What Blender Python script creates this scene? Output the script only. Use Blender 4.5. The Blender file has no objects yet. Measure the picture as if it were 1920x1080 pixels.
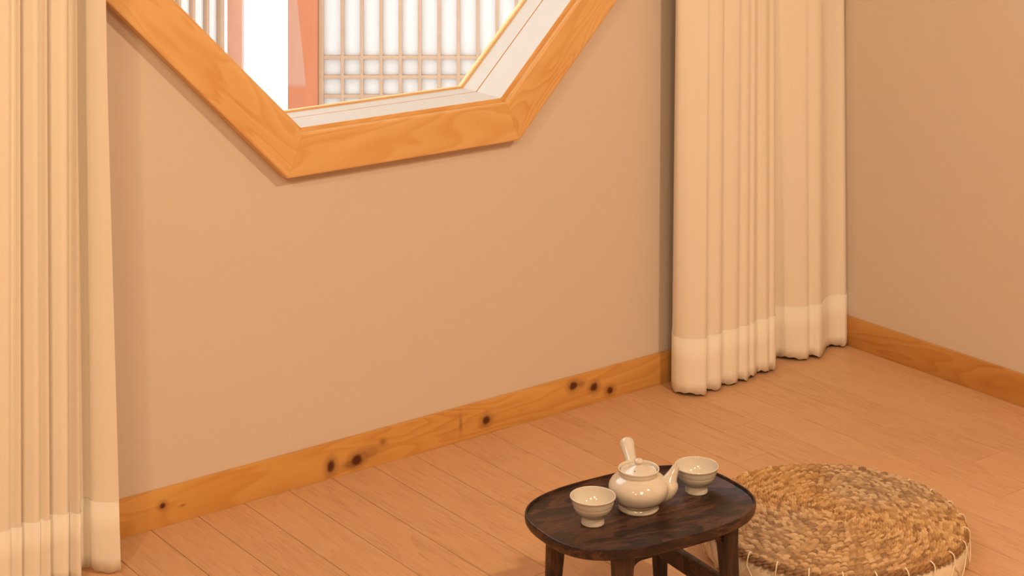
import bpy, bmesh, math, random
import numpy as np
from mathutils import Vector, Matrix
random.seed(7); rng = np.random.default_rng(7)
S = bpy.context.scene
COL = S.collection
pi = math.pi

# ------------------------------------------------------------------ camera, world, lights, exposure
EYE = 1.5
YAW = 0.6496                      # camera turned to the right of the window wall's normal
FOC = 3376.5                      # focal length in pixels of a 1920 wide frame
cam = bpy.data.cameras.new('camera')
co = bpy.data.objects.new('camera', cam); COL.objects.link(co)
co.location = (0, 0, EYE); co.rotation_euler = (pi/2, 0, -YAW)
cam.sensor_width = 36; cam.sensor_fit = 'HORIZONTAL'
cam.lens = 36*FOC/1920
cam.shift_y = -(540+475.5)/1920   # level camera, lens shifted down
cam.clip_end = 100
S.camera = co

S.view_settings.view_transform = 'Standard'
S.view_settings.look = 'None'
S.view_settings.gamma = 1
S.view_settings.use_curve_mapping = False
S.view_settings.exposure = 0.03

w = bpy.data.worlds.new('world'); S.world = w; w.use_nodes = True
bg = w.node_tree.nodes['Background']
bg.inputs[0].default_value = (0.90, 0.96, 1.0, 1); bg.inputs[1].default_value = 2.95

def lamp(name, loc, power, size, col=(1.0, 0.71, 0.435), target=None):
    l = bpy.data.lights.new(name, 'AREA'); l.shape = 'DISK'; l.size = size
    l.energy = power; l.color = col
    o = bpy.data.objects.new(name, l); COL.objects.link(o); o.location = loc
    if target is not None:
        o.rotation_euler = (Vector(target)-Vector(loc)).to_track_quat('-Z', 'Y').to_euler()
    return o
lamp('ceiling_downlight', (-0.25, 1.27, 2.38), 21, 0.12, target=(1.6, 2.6, 0))
lamp('ceiling_downlight', (2.35, 0.55, 2.38), 38, 0.14, target=(2.3, 1.8, 0))
lamp('ceiling_downlight', (0.9, 0.2, 2.38), 28, 0.5, target=(1.6, 2.2, 0.3))
lamp('ceiling_downlight', (-0.6, 0.3, 2.38), 30, 0.5, target=(1.6, 2.6, 0.3))

# ------------------------------------------------------------------ helpers
def tag(o, label=None, cat=None, group=None, kind=None):
    if label: o['label'] = label
    if cat: o['category'] = cat
    if group: o['group'] = group
    if kind: o['kind'] = kind
    return o
def empty(name, loc, rz=0):
    o = bpy.data.objects.new(name, None); COL.objects.link(o)
    o.location = loc; o.rotation_euler = (0, 0, rz); o.empty_display_size = .05
    return o
def mesh(name, verts, faces, mat, parent=None, smooth=False, mats=None, fm=None, auto=None):
    me = bpy.data.meshes.new(name); me.from_pydata([tuple(v) for v in verts], [], faces); me.update()
    bm = bmesh.new(); bm.from_mesh(me); bmesh.ops.recalc_face_normals(bm, faces=bm.faces); bm.to_mesh(me); bm.free()
    for m in (mats or [mat]): me.materials.append(m)
    if fm is not None: me.polygons.foreach_set('material_index', fm)
    if smooth:
        me.polygons.foreach_set('use_smooth', [True]*len(me.polygons))
        if auto: me.set_sharp_from_angle(angle=auto)
    o = bpy.data.objects.new(name, me); COL.objects.link(o)
    if parent: o.parent = parent
    return o
def from_bm(name, bm, mat, parent=None, smooth=False, auto=None):
    bmesh.ops.recalc_face_normals(bm, faces=bm.faces)
    me = bpy.data.meshes.new(name); bm.to_mesh(me); bm.free(); me.materials.append(mat)
    if smooth:
        me.polygons.foreach_set('use_smooth', [True]*len(me.polygons))
        if auto: me.set_sharp_from_angle(angle=auto)
    o = bpy.data.objects.new(name, me); COL.objects.link(o)
    if parent: o.parent = parent
    return o
def bevel(bm, off, seg=2):
    bmesh.ops.bevel(bm, geom=bm.edges[:], offset=off, segments=seg, affect='EDGES', profile=0.6)
def add_box(bm, lo, hi):
    lo = Vector(lo); hi = Vector(hi)
    m = Matrix.Translation((lo+hi)/2) @ Matrix.Diagonal((*(hi-lo), 1))
    return bmesh.ops.create_cube(bm, size=1, matrix=m)['verts']
def boxo(name, lo, hi, mat, parent=None, bev=0):
    bm = bmesh.new(); add_box(bm, lo, hi)
    if bev: bevel(bm, bev)
    return from_bm(name, bm, mat, parent, smooth=bool(bev), auto=math.radians(35))
def lathe(prof, seg=64, ripple=None):
    V = []; F = []; n = len(prof)
    rows = []
    for k, (r, z) in enumerate(prof):
        if r < 1e-6: rows.append([len(V)]); V.append((0, 0, z))
        else:
            rows.append(list(range(len(V), len(V)+seg)))
            V += [(r*math.cos(2*pi*i/seg), r*math.sin(2*pi*i/seg), z) for i in range(seg)]
    for a, b in zip(rows, rows[1:]):
        for i in range(seg):
            j = (i+1) % seg
            if len(a) == 1: F.append((a[0], b[i], b[j]))
            elif len(b) == 1: F.append((a[i], b[0], a[j]))
            else: F.append((a[i], b[i], b[j], a[j]))
    return V, F
def spline(pts, n=8):
    """Catmull-Rom through points of any dimension."""
    P = [np.array(p, float) for p in pts]; P = [2*P[0]-P[1]]+P+[2*P[-1]-P[-2]]
    out = []
    for i in range(1, len(P)-2):
        for k in range(n):
            t = k/n
            out.append(.5*((2*P[i])+(-P[i-1]+P[i+1])*t+(2*P[i-1]-5*P[i]+4*P[i+1]-P[i+2])*t*t+(-P[i-1]+3*P[i]-3*P[i+1]+P[i+2])*t**3))
    out.append(P[-2]); return out
def tube(pts, rad, seg=10, V=None, F=None, squash=1.0, caps=True):
    """tube along 3-D points with a radius per point, appended to V, F"""
    V = [] if V is None else V; F = [] if F is None else F
    P = [Vector(p) for p in pts]; n = len(P)
    R = rad if hasattr(rad, '__len__') else [rad]*n
    up = None; rings = []
    for i in range(n):
        t = (P[min(i+1, n-1)]-P[max(i-1, 0)]).normalized()
        if up is None:
            up = Vector((0, 0, 1)) if abs(t.z) < .9 else Vector((1, 0, 0))
        a = t.cross(up).normalized(); b = a.cross(t).normalized(); up = b
        b0 = len(V); rings.append(b0)
        for k in range(seg):
            q = 2*pi*k/seg
            V.append(P[i]+a*math.cos(q)*R[i]+b*math.sin(q)*R[i]*squash)
    for i in range(n-1):
        for k in range(seg):
            l = (k+1) % seg
            F.append((rings[i]+k, rings[i]+l, rings[i+1]+l, rings[i+1]+k))
    if caps:
        F.append(tuple(rings[0]+k for k in range(seg))[::-1]); F.append(tuple(rings[-1]+k for k in range(seg)))
    return V, F

# pixel column -> world X at a given distance Y of a plane parallel to the window wall (used only to take measurements)
def colX(px, Y):
    t = (px-960)/FOC
    d = Y/(math.cos(YAW)-t*math.sin(YAW)); return d*(t*math.cos(YAW)+math.sin(YAW))

# ------------------------------------------------------------------ materials
def newmat(name):
    m = bpy.data.materials.new(name); m.use_nodes = True
    nt = m.node_tree; return m, nt, nt.nodes, nt.links, nt.nodes['Principled BSDF']
def ramp(N, stops):
    r = N.new('ShaderNodeValToRGB'); e = r.color_ramp.elements
    e[0].position, e[0].color = stops[0][0], (*stops[0][1], 1)
    e[1].position, e[1].color = stops[-1][0], (*stops[-1][1], 1)
    for p, c in stops[1:-1]:
        x = e.new(p); x.color = (*c, 1)
    return r
def coords(N, L, scale=(1, 1, 1), loc=(0, 0, 0), kind='Object'):
    tc = N.new('ShaderNodeTexCoord'); mp = N.new('ShaderNodeMapping')
    mp.inputs['Scale'].default_value = scale; mp.inputs['Location'].default_value = loc
    L.new(tc.outputs[kind], mp.inputs['Vector']); return mp.outputs['Vector']
def noise(N, L, vec, scale, detail=4, rough=.5, dist=0):
    n = N.new('ShaderNodeTexNoise'); n.inputs['Scale'].default_value = scale
    n.inputs['Detail'].default_value = detail; n.inputs['Roughness'].default_value = rough
    n.inputs['Distortion'].default_value = dist
    L.new(vec, n.inputs['Vector']); return n.outputs['Fac']
def bump(N, L, h, strength, dist, P):
    b = N.new('ShaderNodeBump'); b.inputs['Strength'].default_value = strength; b.inputs['Distance'].default_value = dist
    L.new(h, b.inputs['Height']); L.new(b.outputs['Normal'], P.inputs['Normal']); return b
def mth(N, L, op, a, b=None, c=None, clamp=False):
    n = N.new('ShaderNodeMath'); n.operation = op; n.use_clamp = clamp
    for i, v in enumerate((a, b, c)):
        if v is None: continue
        if isinstance(v, (int, float)): n.inputs[i].default_value = v
        else: L.new(v, n.inputs[i])
    return n.outputs[0]
def mixc(N, L, fac, a, b, mode='MIX'):
    n = N.new('ShaderNodeMix'); n.data_type = 'RGBA'; n.blend_type = mode
    if isinstance(fac, (int, float)): n.inputs[0].default_value = fac
    else: L.new(fac, n.inputs[0])
    for i, v in ((6, a), (7, b)):
        if isinstance(v, tuple): n.inputs[i].default_value = (*v, 1)
        else: L.new(v, n.inputs[i])
    return n.outputs[2]

def pine(name, light, mid, dark, seed=0.0, knots=(), ringscale=14.0, rough=.45, dens=1.0):
    """flat sawn pine: contour lines of a stretched noise, long axis = object X"""
    m, nt, N, L, P = newmat(name)
    v = coords(N, L, (1.0, 6.0, 6.0), (seed, seed*.37, seed*.71))
    big = noise(N, L, v, 1.5, 2.5, .42, .7)
    rings = mth(N, L, 'FRACT', mth(N, L, 'MULTIPLY', big, ringscale))
    tri = ramp(N, [(0, (0, 0, 0)), (.45, (.30, .30, .30)), (.78, (.85, .85, .85)), (.86, (.8, .8, .8)), (1.0, (0, 0, 0))]); L.new(rings, tri.inputs[0])
    v2 = coords(N, L, (3, 90, 90), (seed, 0, 0)); fine = noise(N, L, v2, 2.5, 3, .6)
    blot = noise(N, L, coords(N, L, (2.5, 9, 9), (seed*2, 0, 0)), 1.3, 2)
    c = ramp(N, [(0, light), (.55, mid), (1, dark)])
    f = mth(N, L, 'ADD', mth(N, L, 'MULTIPLY', tri.outputs[0], .50*dens), mth(N, L, 'MULTIPLY', fine, .22))
    f = mth(N, L, 'ADD', f, mth(N, L, 'MULTIPLY', mth(N, L, 'SUBTRACT', blot, .5), 1.0))
    L.new(f, c.inputs[0]); out = c.outputs[0]
    if knots:
        tc = N.new('ShaderNodeTexCoord'); sp = N.new('ShaderNodeSeparateXYZ'); L.new(tc.outputs['Object'], sp.inputs[0])
        wob = noise(N, L, tc.outputs['Object'], 55, 2)
        for (kx, kz, rx, rz, s) in knots:
            dx = mth(N, L, 'DIVIDE', mth(N, L, 'SUBTRACT', sp.outputs[0], kx), rx)
            dz = mth(N, L, 'DIVIDE', mth(N, L, 'SUBTRACT', sp.outputs[2], kz), rz)
            d = mth(N, L, 'SQRT', mth(N, L, 'ADD', mth(N, L, 'MULTIPLY', dx, dx), mth(N, L, 'MULTIPLY', dz, dz)))
            d = mth(N, L, 'ADD', d, mth(N, L, 'MULTIPLY', mth(N, L, 'SUBTRACT', wob, .5), .9))
            core = ramp(N, [(.0, (1, 1, 1)), (.28, (.95, .95, .95)), (.5, (.35, .35, .35)), (1, (0, 0, 0))])
            L.new(mth(N, L, 'MULTIPLY', d, .38), core.inputs[0])
            out = mixc(N, L, mth(N, L, 'MULTIPLY', core.outputs[0], s), out, (.085, .016, .008))
    L.new(out, P.inputs['Base Color']); P.inputs['Roughness'].default_value = rough
    P.inputs['Specular IOR Level'].default_value = .35
    bump(N, L, fine, .12, .001, P)
    return m

def make_walnut(name, sc, fs):
    m, nt, N, L, P = newmat(name)
    v = coords(N, L, sc, (4.3, 1.7, 0))
    big = noise(N, L, v, 1.6, 5, .62, 1.1)
    rg = mth(N, L, 'FRACT', mth(N, L, 'MULTIPLY', big, 4.0)); rr = ramp(N, [(0, (0, 0, 0)), (.8, (1, 1, 1)), (1, (0, 0, 0))]); L.new(rg, rr.inputs[0]); rings = rr.outputs[0]
    v2 = coords(N, L, fs); fine = noise(N, L, v2, 2.2, 4, .65, .5)
    f = mth(N, L, 'ADD', mth(N, L, 'MULTIPLY', rings, .46), mth(N, L, 'MULTIPLY', fine, .84))
    c = ramp(N, [(.28, (.009, .005, .0042)), (.5, (.021, .010, .0075)), (.72, (.042, .019, .0125)), (1.0, (.115, .048, .029))])
    L.new(f, c.inputs[0]); L.new(c.outputs[0], P.inputs['Base Color'])
    P.inputs['Roughness'].default_value = .42; P.inputs['Specular IOR Level'].default_value = .4
    bump(N, L, fine, .15, .0006, P)
    return m

def make_floor():
    m, nt, N, L, P = newmat('oak_flooring')
    at = N.new('ShaderNodeAttribute'); at.attribute_name = 'plank'; at.attribute_type = 'GEOMETRY'
    sp = N.new('ShaderNodeSeparateColor'); L.new(at.outputs['Color'], sp.inputs[0])
    tc = N.new('ShaderNodeTexCoord')
    off = N.new('ShaderNodeCombineXYZ')
    L.new(mth(N, L, 'MULTIPLY', sp.outputs[0], 37), off.inputs[0]); L.new(mth(N, L, 'MULTIPLY', sp.outputs[1], 53), off.inputs[1])
    va = N.new('ShaderNodeVectorMath'); va.operation = 'ADD'; L.new(tc.outputs['Object'], va.inputs[0]); L.new(off.outputs[0], va.inputs[1])
    def mp(s):
        n = N.new('ShaderNodeMapping'); n.inputs['Scale'].default_value = s; L.new(va.outputs[0], n.inputs[0]); return n.outputs[0]
    big = noise(N, L, mp((11, 1.3, 1)), 1.6, 2, .5, .3)
    rings = mth(N, L, 'FRACT', mth(N, L, 'MULTIPLY', big, 8))
    fine = noise(N, L, mp((130, 5, 1)), 1.8, 4, .65)
    pore = noise(N, L, mp((520, 14, 1)), 1.0, 2, .5)
    f = mth(N, L, 'ADD', mth(N, L, 'MULTIPLY', rings, .16), mth(N, L, 'MULTIPLY', fine, .62))
    f = mth(N, L, 'ADD', f, mth(N, L, 'MULTIPLY', mth(N, L, 'SUBTRACT', pore, .5), .35))
    f = mth(N, L, 'ADD', f, mth(N, L, 'MULTIPLY', mth(N, L, 'SUBTRACT', sp.outputs[2], .5), .10))
    c = ramp(N, [(.10, (.71, .445, .265)), (.42, (.635, .378, .215)), (.72, (.47, .25, .13))])
    L.new(f, c.inputs[0]); L.new(c.outputs[0], P.inputs['Base Color'])
    P.inputs['Roughness'].default_value = .42; P.inputs['Specular IOR Level'].default_value = .35
    bump(N, L, fine, .06, .0008, P)
    return m

def make_wallpaper(name, col):
    m, nt, N, L, P = newmat(name)
    v = coords(N, L)
    n1 = noise(N, L, coords(N, L, (1, 1, .55)), 420, 3, .7)
    n2 = noise(N, L, v, 2.0, 2, .5)
    c = mixc(N, L, mth(N, L, 'MULTIPLY', n2, .35), col, tuple(x*.93 for x in col))
    L.new(c, P.inputs['Base Color']); P.inputs['Roughness'].default_value = .85
    P.inputs['Specular IOR Level'].default_value = .2
    bump(N, L, n1, .35, .0009, P)
    return m

def make_cloth(name, col, transl):
    m, nt, N, L, P = newmat(name)
    v = coords(N, L, (1, 1, 1)); n = noise(N, L, v, 900, 2, .6)
    c = mixc(N, L, n, col, tuple(x*.94 for x in col))
    L.new(c, P.inputs['Base Color']); P.inputs['Roughness'].default_value = .95; P.inputs['Specular IOR Level'].default_value = .1
    P.inputs['Sheen Weight'].default_value = .15
    bump(N, L, n, .15, .0005, P)
    t = N.new('ShaderNodeBsdfTranslucent'); L.new(c, t.inputs[0])
    mx = N.new('ShaderNodeMixShader'); mx.inputs[0].default_value = transl
    out = N['Material Output'] if False else nt.nodes['Material Output']
    L.new(P.outputs[0], mx.inputs[1]); L.new(t.outputs[0], mx.inputs[2]); L.new(mx.outputs[0], out.inputs[0])
    return m

def plain(name, col, rough=.6, nscale=40, var=.06, spec=.4, bmp=0, bscale=200):
    m, nt, N, L, P = newmat(name)
    n = noise(N, L, coords(N, L), nscale, 3)
    L.new(mixc(N, L, n, tuple(min(1, x*(1+var)) for x in col), tuple(x*(1-var) for x in col)), P.inputs['Base Color'])
    P.inputs['Roughness'].default_value = rough; P.inputs['Specular IOR Level'].default_value = spec
    if bmp: bump(N, L, noise(N, L, coords(N, L), bscale, 2), bmp, .001, P)
    return m

def make_porcelain():
    m, nt, N, L, P = newmat('white_porcelain')
    n = noise(N, L, coords(N, L), 60, 3)
    c = mixc(N, L, n, (.67, .625, .55), (.63, .58, .505))
    L.new(c, P.inputs['Base Color']); P.inputs['Roughness'].default_value = .08
    P.inputs['Specular IOR Level'].default_value = .5
    P.inputs['Coat Weight'].default_value = .8; P.inputs['Coat Roughness'].default_value = .04
    bump(N, L, noise(N, L, coords(N, L), 35, 2), .12, .0006, P)
    return m

def make_weave():
    m, nt, N, L, P = newmat('woven_water_hyacinth')
    at = N.new('ShaderNodeAttribute'); at.attribute_name = 'strand'; at.attribute_type = 'GEOMETRY'
    sp = N.new('ShaderNodeSeparateColor'); L.new(at.outputs['Color'], sp.inputs[0])
    c1 = ramp(N, [(0, (.22, .105, .038)), (.35, (.48, .265, .10)), (.7, (.63, .38, .155)), (1, (.78, .54, .28))]); L.new(sp.outputs[0], c1.inputs[0])
    c2 = ramp(N, [(0, (.19, .12, .075)), (.5, (.42, .295, .19)), (1, (.70, .54, .38))]); L.new(sp.outputs[0], c2.inputs[0])
    c = mixc(N, L, sp.outputs[1], c1.outputs[0], c2.outputs[0])
    n = noise(N, L, coords(N, L), 700, 2)
    c = mixc(N, L, mth(N, L, 'MULTIPLY', n, .35), c, (.25, .14, .06))
    L.new(c, P.inputs['Base Color']); P.inputs['Roughness'].default_value = .6; P.inputs['Specular IOR Level'].default_value = .3
    bump(N, L, n, .2, .0006, P)
    return m

def make_glass():
    m, nt, N, L, P = newmat('window_glass')
    N.remove(P); out = N['Material Output']
    t = N.new('ShaderNodeBsdfTransparent'); g = N.new('ShaderNodeBsdfGlossy'); g.inputs['Roughness'].default_value = 0.0
    fr = N.new('ShaderNodeFresnel'); fr.inputs[0].default_value = 1.2
    mx = N.new('ShaderNodeMixShader'); L.new(fr.outputs[0], mx.inputs[0]); L.new(t.outputs[0], mx.inputs[1]); L.new(g.outputs[0], mx.inputs[2])
    L.new(mx.outputs[0], out.inputs[0]); return m

def make_post():
    """orange stained timber with a pale sheen painted into its colour high on its left side"""
    m, nt, N, L, P = newmat('stained_post')
    fine = noise(N, L, coords(N, L, (60, 60, 3)), 1.5, 3)
    c = mixc(N, L, fine, (.56, .205, .095), (.47, .145, .06))
    tc = N.new('ShaderNodeTexCoord'); sp = N.new('ShaderNodeSeparateXYZ'); L.new(tc.outputs['Object'], sp.inputs[0])
    u, z = sp.outputs[0], sp.outputs[2]
    edge = mth(N, L, 'SUBTRACT', mth(N, L, 'SUBTRACT', .012, mth(N, L, 'MULTIPLY', mth(N, L, 'SUBTRACT', z, .45), .105)), u)
    a = mth(N, L, 'MULTIPLY', edge, 300, clamp=True)
    b = mth(N, L, 'MULTIPLY', mth(N, L, 'SUBTRACT', z, .44), 60, clamp=True)
    k = mth(N, L, 'MULTIPLY', mth(N, L, 'MULTIPLY', a, b), .55)
    c = mixc(N, L, k, c, (.52, .34, .27))  # pale triangular sheen mixed into the base colour
    L.new(c, P.inputs['Base Color']); P.inputs['Roughness'].default_value = .5
    return m

M_wall = make_wallpaper('wallpaper', (.72, .625, .55))
M_ceil = plain('ceiling_paint', (.8, .77, .72), .9)
M_floor = make_floor()
M_gap = plain('floor_groove', (.10, .045, .02), .9)
M_porc = make_porcelain()
M_walnut = make_walnut('walnut', (2.4, 9, 9), (10, 95, 95)); M_walnut_leg = make_walnut('walnut_upright', (10, 10, 2.0), (95, 95, 10))
M_cloth = make_cloth('curtain_cloth', (.92, .86, .765), .05)
M_hem = make_cloth('curtain_hem_cloth', (.93, .885, .80), .02)
M_weave = make_weave()
M_cotton = plain('cushion_cotton', (.78, .66, .50), .9, 30, .05, .2, .3, 500)
M_cord = plain('cotton_cord', (.86, .76, .58), .85, 300, .08, .2)
M_lining = plain('skylit_tint_lining', (.73, .745, .735), .45, 25, .04, .4)  # pine reveal; whitening by sky light is put into its colour
M_glass = make_glass()
M_lattice = plain('lattice_wood', (.50, .335, .225), .6, 30, .12, .3)
M_paper = plain('mulberry_paper', (.72, .725, .73), .9, 18, .03, .1)
M_post = make_post()
M_post2 = plain('pale_post_wood', (.56, .29, .19), .5, 20, .12, .3)
M_plaster = plain('white_plaster', (.93, .94, .96), .9, 6, .02, .1)
M_paving = plain('pale_paving', (.80, .80, .79), .9, 8, .08, .2)
M_black = plain('dark_hole', (.01, .008, .006), .8)

# ------------------------------------------------------------------ room shell
WY, WX = 3.171, 3.406            # window wall face, right wall face
X0, Y0, HT = -1.5, -1.6, 2.4
TW = .13                          # wall thickness at the window
OC = Vector((2.1115, 0, 1.340)); RI = .617     # centre and inner half-width of the octagonal casing
T8 = math.tan(pi/8)

def octa(r, Y, z0=0):
    a = r*T8
    p = [(-a, -r), (a, -r), (r, -a), (r, a), (a, r), (-a, r), (-r, a), (-r, -a)]
    return [(OC.x+x, Y, OC.z+z) for x, z in p]

def window_wall():
    V = []; F = []
    hole = RI+.03
    A = octa(hole, WY); B = octa(hole, WY+TW)
    def outer(Y): return [(OC.x-.3, Y, 0), (OC.x+.3, Y, 0), (WX, Y, OC.z-.3), (WX, Y, OC.z+.3),
                          (OC.x+.3, Y, HT), (OC.x-.3, Y, HT), (X0, Y, OC.z+.3), (X0, Y, OC.z-.3)]
    def corner(Y): return {1: (WX, Y, 0), 3: (WX, Y, HT), 5: (X0, Y, HT), 7: (X0, Y, 0)}
    for Y, O in ((WY, A), (WY+TW, B)):
        b = len(V); V += O; V += outer(Y); cs = corner(Y); ck = {}
        for k, c in cs.items(): ck[k] = len(V); V.append(c)
        for i in range(8):
            j = (i+1) % 8
            if i in ck: F.append((b+i, b+j, b+8+j, ck[i], b+8+i))
            else: F.append((b+i, b+j, b+8+j, b+8+i))
    for i in range(8):
        j = (i+1) % 8; F.append((i, j, 20+j, 20+i))
    return mesh('wall_back', V, F, M_wall)
tag(window_wall(), kind='structure')
tag(boxo('wall_right', (WX, Y0, 0), (WX+.15, WY+TW, HT), M_wall), kind='structure')
tag(boxo('wall_left', (X0-.15, Y0, 0), (X0, WY+TW, HT), M_wall), kind='structure')
tag(boxo('wall_front', (X0-.15, Y0-.15, 0), (WX+.15, Y0, HT), M_wall), kind='structure')
tag(boxo('ceiling', (X0-.15, Y0-.15, HT), (WX+.15, WY+TW, HT+.12), M_ceil), kind='structure')

def floor():
    """real boards: each a thin box with eased edges, staggered joints, over a dark sub-floor"""
    pw = .0674*1.5; xs = 1.0231*1.5; pl = .885
    V = []; F = []; C = []; mi = []
    def quad(pts, m, c):
        b = len(V); V.extend(pts); F.append(tuple(range(b, b+4))); mi.append(m); C.append(c)
    g = .0006; e = .0008; dz = .0006
    for k in range(-31, 20):
        xa = max(X0, xs+pw*k); xb = min(WX, xs+pw*(k+1))
        if xb <= xa: continue
        yj = 2.717+.1475*(k-5); yj -= pl*math.ceil((yj-Y0)/pl)
        while yj < WY:
            ya, yb = max(Y0, yj), min(WY, yj+pl)
            if yb > ya+1e-4:
                c = (rng.random(), rng.random(), rng.random())
                x1, x2, y1, y2 = xa+g, xb-g, ya+g, yb-g
                i = [(x1+e, y1+e, 0), (x2-e, y1+e, 0), (x2-e, y2-e, 0), (x1+e, y2-e, 0)]
                o = [(x1, y1, -dz), (x2, y1, -dz), (x2, y2, -dz), (x1, y2, -dz)]
                d = [(x1, y1, -.0015), (x2, y1, -.0015), (x2, y2, -.0015), (x1, y2, -.0015)]
                quad(i, 0, c)
                for a in range(4):
                    b = (a+1) % 4
                    quad([o[a], o[b], i[b], i[a]], 0, c); quad([d[a], d[b], o[b], o[a]], 0, c)
            yj += pl
    quad([(X0, Y0, -.0015), (WX, Y0, -.0015), (WX, WY, -.0015), (X0, WY, -.0015)], 1, (0, 0, 0))
    b = len(V)
    V.extend([(X0-.15, Y0-.15, -.0016), (WX+.15, Y0-.15, -.0016), (WX+.15, WY+TW, -.0016), (X0-.15, WY+TW, -.0016),
              (X0-.15, Y0-.15, -.12), (WX+.15, Y0-.15, -.12), (WX+.15, WY+TW, -.12), (X0-.15, WY+TW, -.12)])
    for f in ((0, 1, 2, 3), (4, 5, 6, 7), (0, 1, 5, 4), (1, 2, 6, 5), (2, 3, 7, 6), (3, 0, 4, 7)):
        F.append(tuple(b+q for q in f)); mi.append(1); C.append((0, 0, 0))
    me = bpy.data.meshes.new('floor'); me.from_pydata(V, [], F); me.update()
    me.materials.append(M_floor); me.materials.append(M_gap); me.polygons.foreach_set('material_index', mi)
    at = me.color_attributes.new('plank', 'FLOAT_COLOR', 'CORNER')
    buf = np.ones((len(me.loops), 4), np.float32); q = 0
    for f, c in zip(F, C):
        buf[q:q+len(f), :3] = c; q += len(f)
    at.data.foreach_set('color', buf.ravel())
    o = bpy.data.objects.new('floor', me); COL.objects.link(o); return o
tag(floor(), kind='structure')

# skirting boards
BH = .0725; BT = .010
kn = [(1.558, .041, .006, .005, 1.0), (1.60, .031, .005, .002, .5), (1.935, .026, .0085, .012, 1.0), (1.980, .020, .016, .006, .45), (1.999, .024, .012, .010, 1.0),
      (2.03, .032, .02, .010, .35), (2.062, .046, .006, .005, .5), (2.262, .037, .003, .015, .4), (2.330, .031, .010, .0085, 1.0),
      (2.575, .053, .011, .008, 1.0), (2.637, .037, .0095, .0085, 1.0), (2.684, .019, .009, .0075, 1.0), (2.60, .052, .01, .006, .4)]
M_base = pine('pine_skirting', (.70, .40, .125), (.62, .315, .085), (.47, .20, .045), 2.3, [(a, b-BH/2, c, d, e) for a, b, c, d, e in kn], 13, .4)
M_base2 = pine('pine_skirting_right', (.62, .33, .10), (.54, .25, .065), (.40, .15, .03), 5.1, (), 13, .4)
def board(name, length, mat):
    bm = bmesh.new(); add_box(bm, (0, -BT/2, -BH/2), (length, BT/2, BH/2)); bevel(bm, .0012, 2)
    return from_bm(name, bm, mat, smooth=True, auto=math.radians(40))
o = board('baseboard_back', WX-X0-BT, M_base); o.location = (X0, WY-BT/2, BH/2); tag(o, kind='structure')
# knots were measured in world X: shift the board's origin so its object X equals world X
for v in o.data.vertices: v.co.x += X0
o.location.x = 0
o = board('baseboard_right', WY-Y0, M_base2); o.rotation_euler.z = -pi/2; o.location = (WX-BT/2, WY, BH/2); tag(o, kind='structure')

# ------------------------------------------------------------------ octagonal window
win = empty('window_1', (OC.x, WY, OC.z)); tag(win, kind='structure')
def sweep(name, prof, i, mat, closed=True, mats=None, fmi=None):
    """one mitred side of the octagon; prof = (radius, depth in world Y); local X along the side"""
    V = []; F = []; n = len(prof)
    for s in (-1, 1):
        for r, y in prof: V.append((s*(r*T8-.00015), y-WY, -r))
    fm = []
    for k in range(n):
        l = (k+1) % n; F.append((k, l, n+l, n+k)); fm.append(fmi[k] if fmi else 0)
    F.append(tuple(range(n))[::-1]); F.append(tuple(range(n, 2*n))); fm += [0, 0]
    o = mesh(name, V, F, mat, win, mats=mats, fm=fm)
    o.rotation_euler = (0, -i*pi/4, 0)
    return o
CF = 3.136
cas = [(RI, CF+.0060), (RI+.0006, CF+.0035), (RI+.0020, CF+.0012), (RI+.0045, CF), (RI+.0835, CF), (RI+.0863, CF+.001), (RI+.087, CF+.003), (RI+.087, WY-.0002), (RI+.031, WY-.0002), (RI+.031, 3.1535), (RI, 3.1535)]
lin = [(.610, 3.152), (.6095, 3.1535), (.6095, 3.242), (.6125, 3.242), (.6125, 3.2455), (.6095, 3.2455), (.6095, 3.297), (.6065, 3.297), (.6060, 3.2985), (.6060, 3.312), (RI+.0295, 3.312), (RI+.0295, 3.154), (RI, 3.154), (RI, 3.152)]
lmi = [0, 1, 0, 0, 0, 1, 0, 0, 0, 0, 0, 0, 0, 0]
for i in range(8):
    Mc = pine('pine_casing', (.79, .50, .215), (.72, .415, .155), (.60, .27, .075), 11.3+i*3.17, (), 17, .4, 1.15)
    sweep('casing_board', cas, i, Mc)
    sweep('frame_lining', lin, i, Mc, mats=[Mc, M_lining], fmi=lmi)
g0, g1 = octa(.6095, 3.300), octa(.6095, 3.304)
gl = mesh('window_pane', [(x-OC.x, y-WY, z-OC.z) for x, y, z in g0+g1],
          [tuple(range(8)), tuple(range(15, 7, -1))]+[(i, (i+1) % 8, 8+(i+1) % 8, 8+i) for i in range(8)], M_glass, win)

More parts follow.
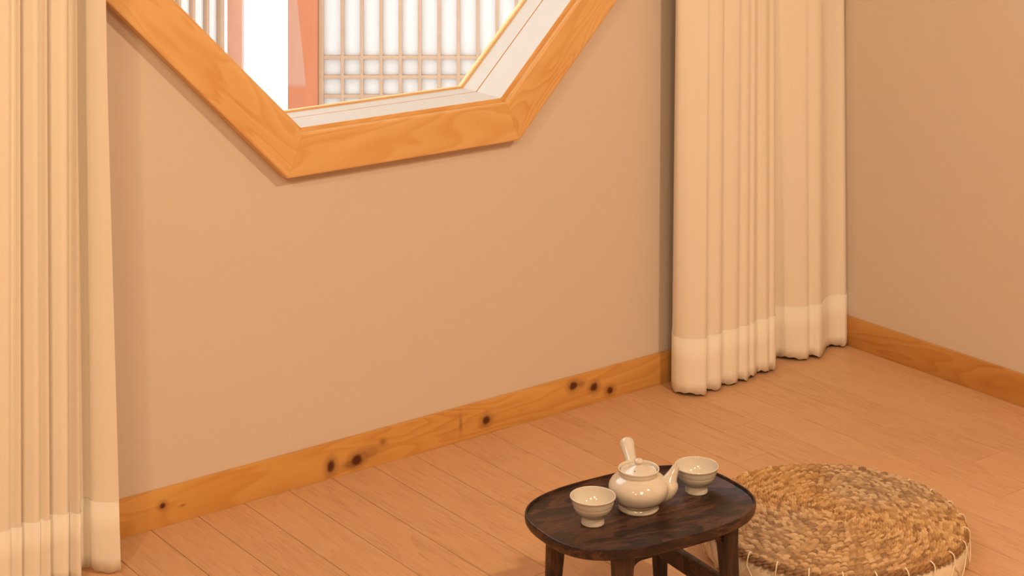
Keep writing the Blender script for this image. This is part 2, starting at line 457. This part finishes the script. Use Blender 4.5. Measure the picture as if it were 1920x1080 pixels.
# ------------------------------------------------------------------ courtyard outside
U = Vector((math.cos(YAW), -math.sin(YAW), 0)); Vd = Vector((math.sin(YAW), math.cos(YAW), 0))
DQ = 5.6; PX = DQ/FOC
def outp(u, v, z=0): return U*u+Vd*v+Vector((0, 0, z))
def lattice_door(name, u0, v0, direction, width, first, label, n, pitch=.0602, side=1):
    """door leaf; local x runs along the leaf from its meeting stile, local y is its thickness"""
    root = empty(name, outp(u0, v0)); root.rotation_euler.z = math.atan2(direction.y, direction.x)
    tag(root, label, 'door')
    top = 2.05; bot = .20; st = .016
    fr = bmesh.new()
    for lo, hi in (((0, -.016, bot), (st, .016, top)), ((width-st, -.016, bot), (width, .016, top)),
                   ((st, -.016, bot), (width-st, .016, bot+.05)), ((st, -.016, top-.05), (width-st, .016, top))):
        add_box(fr, lo, hi)
    bevel(fr, .001, 1); from_bm('door_frame', fr, M_lattice, root)
    for k in range(n):
        x = first+k*pitch
        if x > width-st-.01: break
        boxo('lattice_bar', (x-.0055, min(-.012*side, .004*side), bot+.05), (x+.0055, max(-.012*side, .004*side), top-.05), M_lattice, root, .0012)
    rows = [.532-.0605*i for i in range(5)]+[1.10+.0605*i for i in range(5)]+[1.70+.0605*i for i in range(5)]
    for z in rows:
        if z > bot+.06 and z < top-.06:
            boxo('lattice_rail', (st, min(-.011*side, .004*side), z-.0055), (width-st, max(-.011*side, .004*side), z+.0055), M_lattice, root, .0012)
    boxo('paper_panel', (st, min(.0045*side, .006*side), bot+.05), (width-st, max(.0045*side, .006*side), top-.05), M_paper, root)
    boxo('bottom_panel', (0, -.015, .06), (width, .015, bot), M_lattice, root)
    return root
uR = (597-960)*PX
lattice_door('lattice_door', uR, DQ+.012, U, .86, (641.7-597)*PX, 'paper-backed lattice door outside with a square grid low down, right of the orange post', 14)
uL = (427.5-960)*PX
dirL = (-U*.566-Vd*.824)
lattice_door('lattice_door', uL-.020, DQ-.012, dirL, .56, (427.5-404.2)*PX/.566, 'open lattice door leaf outside with closely spaced upright bars, left of the pale narrow post', 9, side=-1)
def post(name, ua, ub, depth, mat, label, v=DQ-.02):
    o = boxo(name, (-(ub-ua)/2, 0, 0), ((ub-ua)/2, depth, 2.3), mat, None, .002)
    o.location = outp((ua+ub)/2, v); o.rotation_euler.z = math.atan2(U.y, U.x)
    tag(o, label, 'post'); return o
post('door_post', (541-960)*PX, (597-960)*PX-.0005, .09, M_post, 'wide orange stained wooden post with a pale painted-on sheen, left of the square-grid door')
post('door_post', (427.5-960)*PX+.0005, (455-960)*PX, .05, M_post2, 'narrow pale pinkish wooden post at the left side of the bright opening')
beam = boxo('door_lintel', (0, 0, 2.3), ((597-427)*PX+.0+.95, .1, 2.42), M_post, None, .002)
beam.location = outp((427-960)*PX, DQ-.025); beam.rotation_euler.z = math.atan2(U.y, U.x)
tag(beam, 'orange stained wooden lintel beam across the tops of the posts outside', 'beam')
cw = boxo('wall_courtyard', (-3.5, 0, -.03), (3.5, .2, 2.2), M_plaster); cw.location = outp(-.6, 8.2); cw.rotation_euler.z = math.atan2(U.y, U.x); tag(cw, kind='structure')
gp = boxo('floor_courtyard', (-2, WY+TW+.001, -.15), (12, 14, -.03), M_paving); tag(gp, kind='structure')

# ------------------------------------------------------------------ curtains
def chaikin(P, n=2):
    for _ in range(n):
        Q = [P[0]]
        for a, b in zip(P, P[1:]):
            Q += [a*.78+b*.22, a*.22+b*.78]
        Q.append(P[-1]); P = Q
    return P
def curtain(name, rows, ztop, label, gap=.007, hemh=.132, soft=1.0):
    """rows: (pixel column at the hem, pixel column higher up, distance from the camera plane Y).  The columns
    were measured on the photograph at two heights; the cloth hangs from the ceiling track in real pleats."""
    bot = [np.array((colX(a, y), y)) for a, b, y in rows]
    ys = [y for a, b, y in rows]; n0 = len(ys)
    ym = [sum(ys[max(0, i-3):i+4])/len(ys[max(0, i-3):i+4]) for i in range(n0)]
    top = [np.array((colX(b, m+(y-m)*soft+.004), m+(y-m)*soft+.004)) for (a, b, y), m in zip(rows, ym)]
    bot, top = chaikin(bot), chaikin(top)
    root = empty(name, (float(np.mean([p[0] for p in bot])), float(np.mean([p[1] for p in bot])), 0))
    tag(root, label, 'curtain'); off = np.array(root.location[:2])
    n = len(bot)
    def pos(i, z):
        t = z/ztop; t = t if t < 1 else 1+(t-1)*.25
        return bot[i]*(1-t)+top[i]*t-off
    def wav(i): return .0025*math.sin(i*.55)+.0015*math.sin(i*1.7+1)
    def sheet(nm, zs, mat, shift):
        V = []; F = []
        for z in zs:
            for i in range(n):
                p = pos(i, z); a = pos(max(i-1, 0), z); b = pos(min(i+1, n-1), z)
                t = (b-a)/(np.linalg.norm(b-a)+1e-9); nr = np.array((t[1], -t[0]))
                zz = z+(wav(i) if z < .02 else 0)
                V.append((p[0]+nr[0]*shift, p[1]+nr[1]*shift, zz))
        for r in range(len(zs)-1):
            for i in range(n-1):
                F.append((r*n+i, r*n+i+1, (r+1)*n+i+1, (r+1)*n+i))
        o = mesh(nm, V, F, mat, root, smooth=True, auto=math.radians(60))
        return o
    s = sheet('curtain_panel', [gap+.004, .06, .13, .3, .6, .9, 1.2, 1.6, 2.0, 2.388], M_cloth, 0)
    md = s.modifiers.new('thickness', 'SOLIDIFY'); md.thickness = .0006; md.offset = 0
    h = sheet('hem', [gap, .03, .08, hemh], M_hem, .0012)
    md = h.modifiers.new('thickness', 'SOLIDIFY'); md.thickness = .0008; md.offset = 0
    boxo('curtain_track', (min(p[0] for p in bot)-off[0]-.02, -.02, 2.388), (max(p[0] for p in bot)-off[0], .02, 2.399), M_ceil, root)
    return root
left = [(-240, -240, 3.045), (-215, -215, 3.020), (-210, -210, 3.050), (-170, -172, 3.022), (-176, -178, 3.055), (-165, -168, 3.048),
        (-130, -130, 3.025), (-125, -125, 3.045), (-95, -95, 3.025), (-100, -100, 3.058), (-88, -88, 3.046), (-50, -50, 3.026), (-46, -46, 3.042), (-22, -22, 3.026),
        (-27, -27, 3.058), (-18, -18, 3.044), (16, 17, 3.030), (19, 20, 3.046), (23, 29, 3.042), (42, 39, 3.028), (36, 33, 3.062), (43, 41, 3.050),
        (72, 69, 3.030), (75, 73, 3.046), (78, 77, 3.042), (96, 89, 3.026), (90, 84, 3.062), (98, 92, 3.050), (126, 121, 3.032),
        (129, 128, 3.048), (134, 138, 3.040), (153, 145, 3.014), (148, 141, 3.078), (159, 145, 3.083), (170, 156, 3.074), (175, 161, 3.058), (200, 178, 3.040), (227, 197, 3.026)]
curtain('curtain', left, 1.04, 'cream pleated curtain at the left edge, its stitched hem just above the floor')
right = [(1260, 1268, 3.150), (1259.5, 1267, 3.125), (1265, 1272, 3.095), (1285, 1290, 3.065), (1308, 1312, 3.047), (1324, 1328, 3.038), (1323, 1329, 3.056), (1330, 1334, 3.057),
         (1350, 1356, 3.040), (1352, 1357, 3.064), (1358, 1362, 3.062), (1380, 1387, 3.045), (1384, 1390, 3.062), (1400, 1404, 3.046), (1404, 1408, 3.062), (1413, 1416, 3.050),
         (1417, 1420, 3.076), (1423, 1426, 3.070), (1438, 1438, 3.054), (1442, 1442, 3.070), (1455, 1453, 3.052), (1448, 1447, 3.118), (1458, 1457, 3.124), (1475, 1473, 3.096),
         (1495, 1492, 3.078), (1514, 1511, 3.064), (1517, 1514, 3.078), (1538, 1538, 3.050), (1545, 1543, 3.084), (1553, 1550, 3.097), (1572, 1568, 3.088), (1585, 1581, 3.070), (1588, 1583, 3.085), (1586, 1582, 3.11)]
curtain('curtain', right, .92, 'cream pleated curtain in the room corner, hanging between the window and the right wall', soft=.32)

# ------------------------------------------------------------------ low walnut tea table
TZ = .212                                    # tray surface
tb = empty('tea_table', (2.0125, 2.289, 0), math.radians(-6.3))
tag(tb, 'low dark walnut tea table with an oval tray top, beside the round woven cushion', 'table')
def sup(a, b, n=2.8, k=160):
    P = []
    for i in range(k):
        t = 2*pi*i/k; c, s = math.cos(t), math.sin(t)
        P.append((a*math.copysign(abs(c)**(2/n), c), b*math.copysign(abs(s)**(2/n), s)))
    return P
TA, TB = .1985, .1375
prof = [(-.014, .1985), (-.008, .1990), (-.0035, .2010), (-.001, .2050), (0, .2100), (-.0002, .2165), (-.0010, .2186), (-.0022, .2192), (-.0034, .2188), (-.0040, .2170), (-.0044, .2135), (-.0062, TZ)]
V = []; F = []; K = 160
for d, z in prof:
    V += [(x, y, z) for x, y in sup(TA+d, TB+d, k=K)]
for r in range(len(prof)-1):
    for i in range(K):
        j = (i+1) % K; F.append((r*K+i, r*K+j, (r+1)*K+j, (r+1)*K+i))
# tray floor and underside as fans
c1 = len(V); V.append((0, 0, TZ)); c0 = len(V); V.append((0, 0, .1985)); b = (len(prof)-1)*K
for i in range(K):
    j = (i+1) % K; F.append((b+i, b+j, c1)); F.append((j, i, c0))
mesh('table_top', V, F, M_walnut, tb, smooth=True, auto=math.radians(40))
LX, LY = .105, .098
def leg(sx, sy):
    bm = bmesh.new(); vs = []
    for z, h, dx in ((0, .0095, .010), (.10, .0125, .005), (.17, .0145, .001), (.1984, .016, 0)):
        for ax, ay in ((-1, -1), (1, -1), (1, 1), (-1, 1)):
            vs.append(bm.verts.new((sx*(LX+dx)+ax*h, sy*(LY+dx*.6)+ay*h, z)))
    for r in range(3):
        for i in range(4):
            j = (i+1) % 4; bm.faces.new((vs[r*4+i], vs[r*4+j], vs[r*4+4+j], vs[r*4+4+i]))
    bm.faces.new(vs[:4][::-1]); bm.faces.new(vs[-4:])
    bm.normal_update(); es = [e for e in bm.edges if abs((e.verts[0].co-e.verts[1].co).normalized().z) > .5]
    bmesh.ops.bevel(bm, geom=es, offset=.005, segments=3, affect='EDGES', profile=.5)
    o = from_bm('leg', bm, M_walnut_leg, tb, smooth=True, auto=math.radians(40)); return o
for sx in (-1, 1):
    for sy in (-1, 1): leg(sx, sy)
def apron(L, th, name, loc, rz, r=.020, zt=.1984, zb=.184):
    """rail whose lower edge curves down into the legs"""
    pts = [(-L, zt), (L, zt), (L, zb-r)]
    for k in range(7):
        a = pi/2*k/6; pts.append((L-r+r*math.cos(a), zb-r+r*math.sin(a)))
    for k in range(7):
        a = pi/2+pi/2*k/6; pts.append((-L+r+r*math.cos(a), zb-r+r*math.sin(a)))
    pts.append((-L, zb-r)); n = len(pts)
    V = [(x, -th, z) for x, z in pts]+[(x, th, z) for x, z in pts]
    F = [tuple(range(n)), tuple(range(2*n-1, n-1, -1))]+[(i, (i+1) % n, n+(i+1) % n, n+i) for i in range(n)]
    o = mesh(name, V, F, M_walnut, tb); o.location = loc; o.rotation_euler.z = rz; return o
for s in (-1, 1):
    apron(LX-.012, .008, 'apron', (0, s*LY, 0), 0)
    apron(LY-.012, .008, 'apron', (s*LX, 0, 0), pi/2)
bm = bmesh.new(); add_box(bm, (LX+.004-.008, -LY+.008, .072), (LX+.004+.008, LY-.008, .104)); bevel(bm, .002, 2)
from_bm('stretcher', bm, M_walnut, tb, smooth=True, auto=math.radians(40))

# ------------------------------------------------------------------ porcelain tea things
def smooth_prof(p, n=5): return [(max(0, float(q[0])), float(q[1])) for q in spline(p, n)]
def tea_cup(loc, label, rz=0):
    outer = [(.0, .0015), (.0150, .0015), (.0168, .0002), (.0188, .0), (.0197, .0010)]
    body = smooth_prof([(.0197, .0010), (.0192, .007), (.0193, .0132), (.0203, .0150), (.0258, .0178), (.0305, .0232), (.0333, .0288), (.0338, .0310), (.0352, .0350), (.0362, .0390), (.0370, .0418), (.0383, .0443), (.0380, .0457), (.0370, .0460), (.0361, .0450),
                        (.0350, .0410), (.0328, .0340), (.0285, .0260), (.0220, .0205), (.012, .0180), (0, .0175)], 5)
    V, F = lathe(outer[:-1]+body, 72)
    o = mesh('tea_cup', V, F, M_porc, None, smooth=True, auto=math.radians(70)); o.location = loc; o.rotation_euler.z = rz
    return tag(o, label, 'cup', 'footed tea cups on the table')
tea_cup((1.9135, 2.2975, TZ), 'footed white porcelain tea cup standing to the left of the teapot')
tea_cup((2.1375, 2.2865, TZ), 'footed white porcelain tea cup just behind the tip of the teapot spout', 1)

pot = empty('teapot', (2.0125, 2.2955, TZ+.0003), -YAW)    # local x = towards the spout's side, local y = away
tag(pot, 'squat white porcelain side-handled teapot between the two cups on the dark table', 'teapot')
pb = [(0, .002), (.029, .002), (.0310, .0002), (.0335, 0)]
pb += smooth_prof([(.0335, 0), (.0345, .0020), (.0335, .0055), (.0318, .0085), (.0335, .0100), (.0400, .0140), (.0462, .0205), (.0500, .0280), (.0513, .0350), (.0498, .0420), (.0450, .0492), (.0385, .0545), (.0343, .0570),
                   (.0338, .0585), (.0345, .0605), (.0346, .0640), (.0352, .0668), (.0345, .0682), (.0330, .0680), (.0318, .0660), (.0312, .0630), (.0300, .0620), (.0270, .0618)], 5)
pb += [(.020, .055), (0, .03)]
pb = [(r+.00012*math.sin(z*2600) if .012 < z < .05 and r > .03 else r, z) for r, z in pb]
V, F = lathe(pb, 96); mesh('body', V, F, M_porc, pot, smooth=True, auto=math.radians(70))
ld = smooth_prof([(.0303, .0615), (.0306, .0632), (.0295, .0646), (.0262, .0650), (.0180, .0675), (.0100, .0712), (.0060, .0735), (.0054, .0750), (.0072, .0770), (.0079, .0793), (.0066, .0818), (.0034, .0831), (0, .0834)], 5)
V, F = lathe([(0, .0610), (.029, .0610)]+ld, 72); lid = mesh('lid', V, F, M_porc, pot, smooth=True, auto=math.radians(70))
V, F = lathe([(0, 0), (.0009, 0), (.0009, .0006), (0, .0007)], 12); vh = mesh('vent_hole', V, F, M_black, lid); vh.location = (-.0075, -.0155, .06765)
a = math.radians(17); sp = []
for uu, z, r in spline([(.034, .027, .0235), (.0450, .0285, .0225), (.0540, .0330, .0185), (.0575, .0415, .0125), (.0620, .0500, .0090), (.0660, .0575, .0070), (.0690, .0630, .0060)], 5):
    sp.append((uu*math.cos(a), uu*math.sin(a), z, r))
V, F = tube([q[:3] for q in sp], [q[3] for q in sp], 28, caps=False)
n0 = len(V)-28; ax = (Vector(sp[-1][:3])-Vector(sp[-3][:3])).normalized(); c = Vector(sp[-1][:3])
V += [c+(V[n0+k]-c)*.72 for k in range(28)]; V += [c+(V[n0+k]-c)*.66-ax*.012 for k in range(28)]
for s in (0, 28):
    for k in range(28):
        l = (k+1) % 28; F.append((n0+s+k, n0+s+l, n0+s+28+l, n0+s+28+k))
F.append(tuple(n0+56+k for k in range(28)))
mesh('spout', V, F, M_porc, pot, smooth=True, auto=math.radians(70))
a = math.radians(97); hd = []
for uu, z, r in spline([(.038, .042, .0125), (.050, .0455, .0105), (.068, .0525, .0102), (.085, .0590, .0112), (.098, .0640, .0126), (.104, .0665, .0132), (.1085, .0682, .0128), (.1115, .0695, .0105), (.1130, .0702, .006), (.1133, .0703, .0012)], 5):
    hd.append((uu*math.cos(a), uu*math.sin(a), z, max(.001, r)))
V, F = tube([q[:3] for q in hd], [q[3] for q in hd], 28)
mesh('handle', V, F, M_porc, pot, smooth=True, auto=math.radians(80))

# ------------------------------------------------------------------ round woven cushion
CR = .2415
cu = empty('floor_cushion', (2.509, 2.312, 0)); tag(cu, 'round floor cushion with woven straw top and stitched cream cotton side, beside the dark table', 'cushion')
def woven_top():
    pitch = .0064; over = .009
    ns = 400; nt = 1800
    s = np.linspace(.0008, CR+over, ns)[:, None]*np.ones((1, nt)); th = np.linspace(0, 2*pi, nt, endpoint=False)[None, :]*np.ones((ns, 1))
    spiral = s/pitch-th/(2*pi)                         # one continuous spiral of cord
    row = np.floor(spiral); v = spiral-row
    rr = (row+.5)*pitch
    N = np.select([rr < .018, rr < .045, rr < .085, rr < .135, rr < .185], [8, 18, 36, 56, 78], 100).astype(float)
    jit = rng.random(400)
    ph = jit[(row.astype(int)) % 400]*.16+row*.10
    wob = .06*np.sin(th*9+row*.7)+.05*np.sin(th*23+row*1.9)
    uu = th/(2*pi)*N+ph+wob; cell = np.floor(uu); u = uu-cell
    # each strand is a slanting lens; strands of a row overlap like a two-ply twist
    def strand(u_, k):
        vv = (v-.5)+(u_-.5)*.85+k
        wid = np.clip(np.sin(np.clip(u_, 0, 1)*pi), 0, 1)**.55*.56+.02
        return np.sqrt(np.clip(1-(vv/wid)**2, 0, 1))*(.35+.65*np.clip(np.sin(np.clip(u_, 0, 1)*pi), 0, 1)**.6)
    h = np.maximum(strand(u, 0), np.maximum(strand(u, -1), strand(u, 1))*.65)*(1+.06*np.sin(v*2*pi*5+row))
    key = (row*911+np.mod(cell, N)*57).astype(int)
    rnd = rng.random(4001)[key % 4001]; rnd2 = rng.random(4001)[(key*7+3) % 4001]
    amp = .0048*(.75+.5*rnd2)
    h = h*amp+.0010*(rnd-.5)
    # base surface: gently domed top that rolls over the rim
    over_s = np.clip(s-(CR-.006), 0, None); q = np.clip(over_s/.010, 0, pi/2)
    r0 = np.minimum(s, CR-.006)+.010*np.sin(q)*.6
    z0 = .0635+.008*(1-np.clip(s/CR, 0, 1)**2)-.010*(1-np.cos(q))-np.clip(over_s-.010*pi/2, 0, None)
    nr = np.sin(q); nz = np.cos(q)
    r = r0+h*nr+.0012*np.sin(th*5+1)*np.clip(s/CR, 0, 1); z = z0+h*nz+.0012*np.sin(th*3)*np.clip(s/CR, 0, 1)
    X = r*np.cos(th); Y = r*np.sin(th)
    co_ = np.stack([X, Y, z], -1).reshape(-1, 3)
    a = np.arange(ns-1)[:, None]*nt; i = np.arange(nt)[None, :]; j = (i+1) % nt
    fac = np.stack([a+i, a+nt+i, a+nt+j, a+j], -1).reshape(-1, 4)
    me = bpy.data.meshes.new('woven_top')
    me.vertices.add(len(co_)); me.vertices.foreach_set('co', co_.ravel().astype(np.float32))
    me.loops.add(fac.size); me.loops.foreach_set('vertex_index', fac.ravel().astype(np.int32))
    me.polygons.add(len(fac)); me.polygons.foreach_set('loop_start', (np.arange(len(fac))*4).astype(np.int32))
    me.polygons.foreach_set('loop_total', np.full(len(fac), 4, np.int32))
    me.update(); me.validate(); me.polygons.foreach_set('use_smooth', [True]*len(me.polygons))
    at = me.color_attributes.new('strand', 'FLOAT_COLOR', 'POINT')
    thw = th-YAW*0
    grey = np.clip(.45+.55*np.sin(2*(th+.65))+.25*np.sin(th*3+.5)+.45*(rnd2-.5), 0, 1)*np.clip(s/.08, 0, 1)
    C = np.ones((ns, nt, 4), np.float32); C[..., 0] = np.clip(rnd*.9+.08, 0, 1); C[..., 0] *= 1-.75*np.clip((s-(CR-.004))/.004, 0, 1); C[..., 1] = grey*.75
    at.data.foreach_set('color', C.ravel())
    me.materials.append(M_weave)
    o = bpy.data.objects.new('woven_top', me); COL.objects.link(o); o.parent = cu; return o
woven_top()
def zside(t): return .0012*math.sin(t*21)+.0008*math.sin(t*47+1)
prof = [(.228, .0005), (.236, .002), (.2425, .012), (.2455, .028), (.2445, .042), (.2405, .050), (.236, .056), (.225, .058)]
V = []; F = []; K = 240
for k, (r, z) in enumerate(prof):
    for i in range(K):
        t = 2*pi*i/K; e = zside(t+z*8)*(1 if 0 < k < 6 else .2)
        V.append(((r+e)*math.cos(t), (r+e)*math.sin(t), z))
for k in range(len(prof)-1):
    for i in range(K):
        j = (i+1) % K; F.append((k*K+i, k*K+j, (k+1)*K+j, (k+1)*K+i))
F.append(tuple(range(K)))
mesh('cotton_side', V, F, M_cotton, cu, smooth=True)
V = []; F = []; NS = 26
for k in range(NS):
    t0 = 2*pi*(k+.35)/NS; dt = 2*pi/NS/2
    def P3(r, z, t): return (r*math.cos(t), r*math.sin(t), z)
    loop = [P3(.2345, .0630, t0), P3(.2355, .0672, t0), P3(.2392, .0672, t0), P3(.2440, .0638, t0+.004), P3(.2462, .0575, t0+.004), P3(.2468, .0510, t0), P3(.2462, .0460, t0)]
    V, F = tube(spline(loop, 4), .0013, 7, V, F)
    for s in (-1, 1):
        zz = [P3(.2462, .0470, t0), P3(.2475, .036, t0+s*dt*.3), P3(.2477, .022, t0+s*dt*.68), P3(.2450, .008, t0+s*dt)]
        V, F = tube(spline(zz, 4), .0011, 7, V, F)
mesh('stitching_cord', V, F, M_cord, cu, smooth=True)
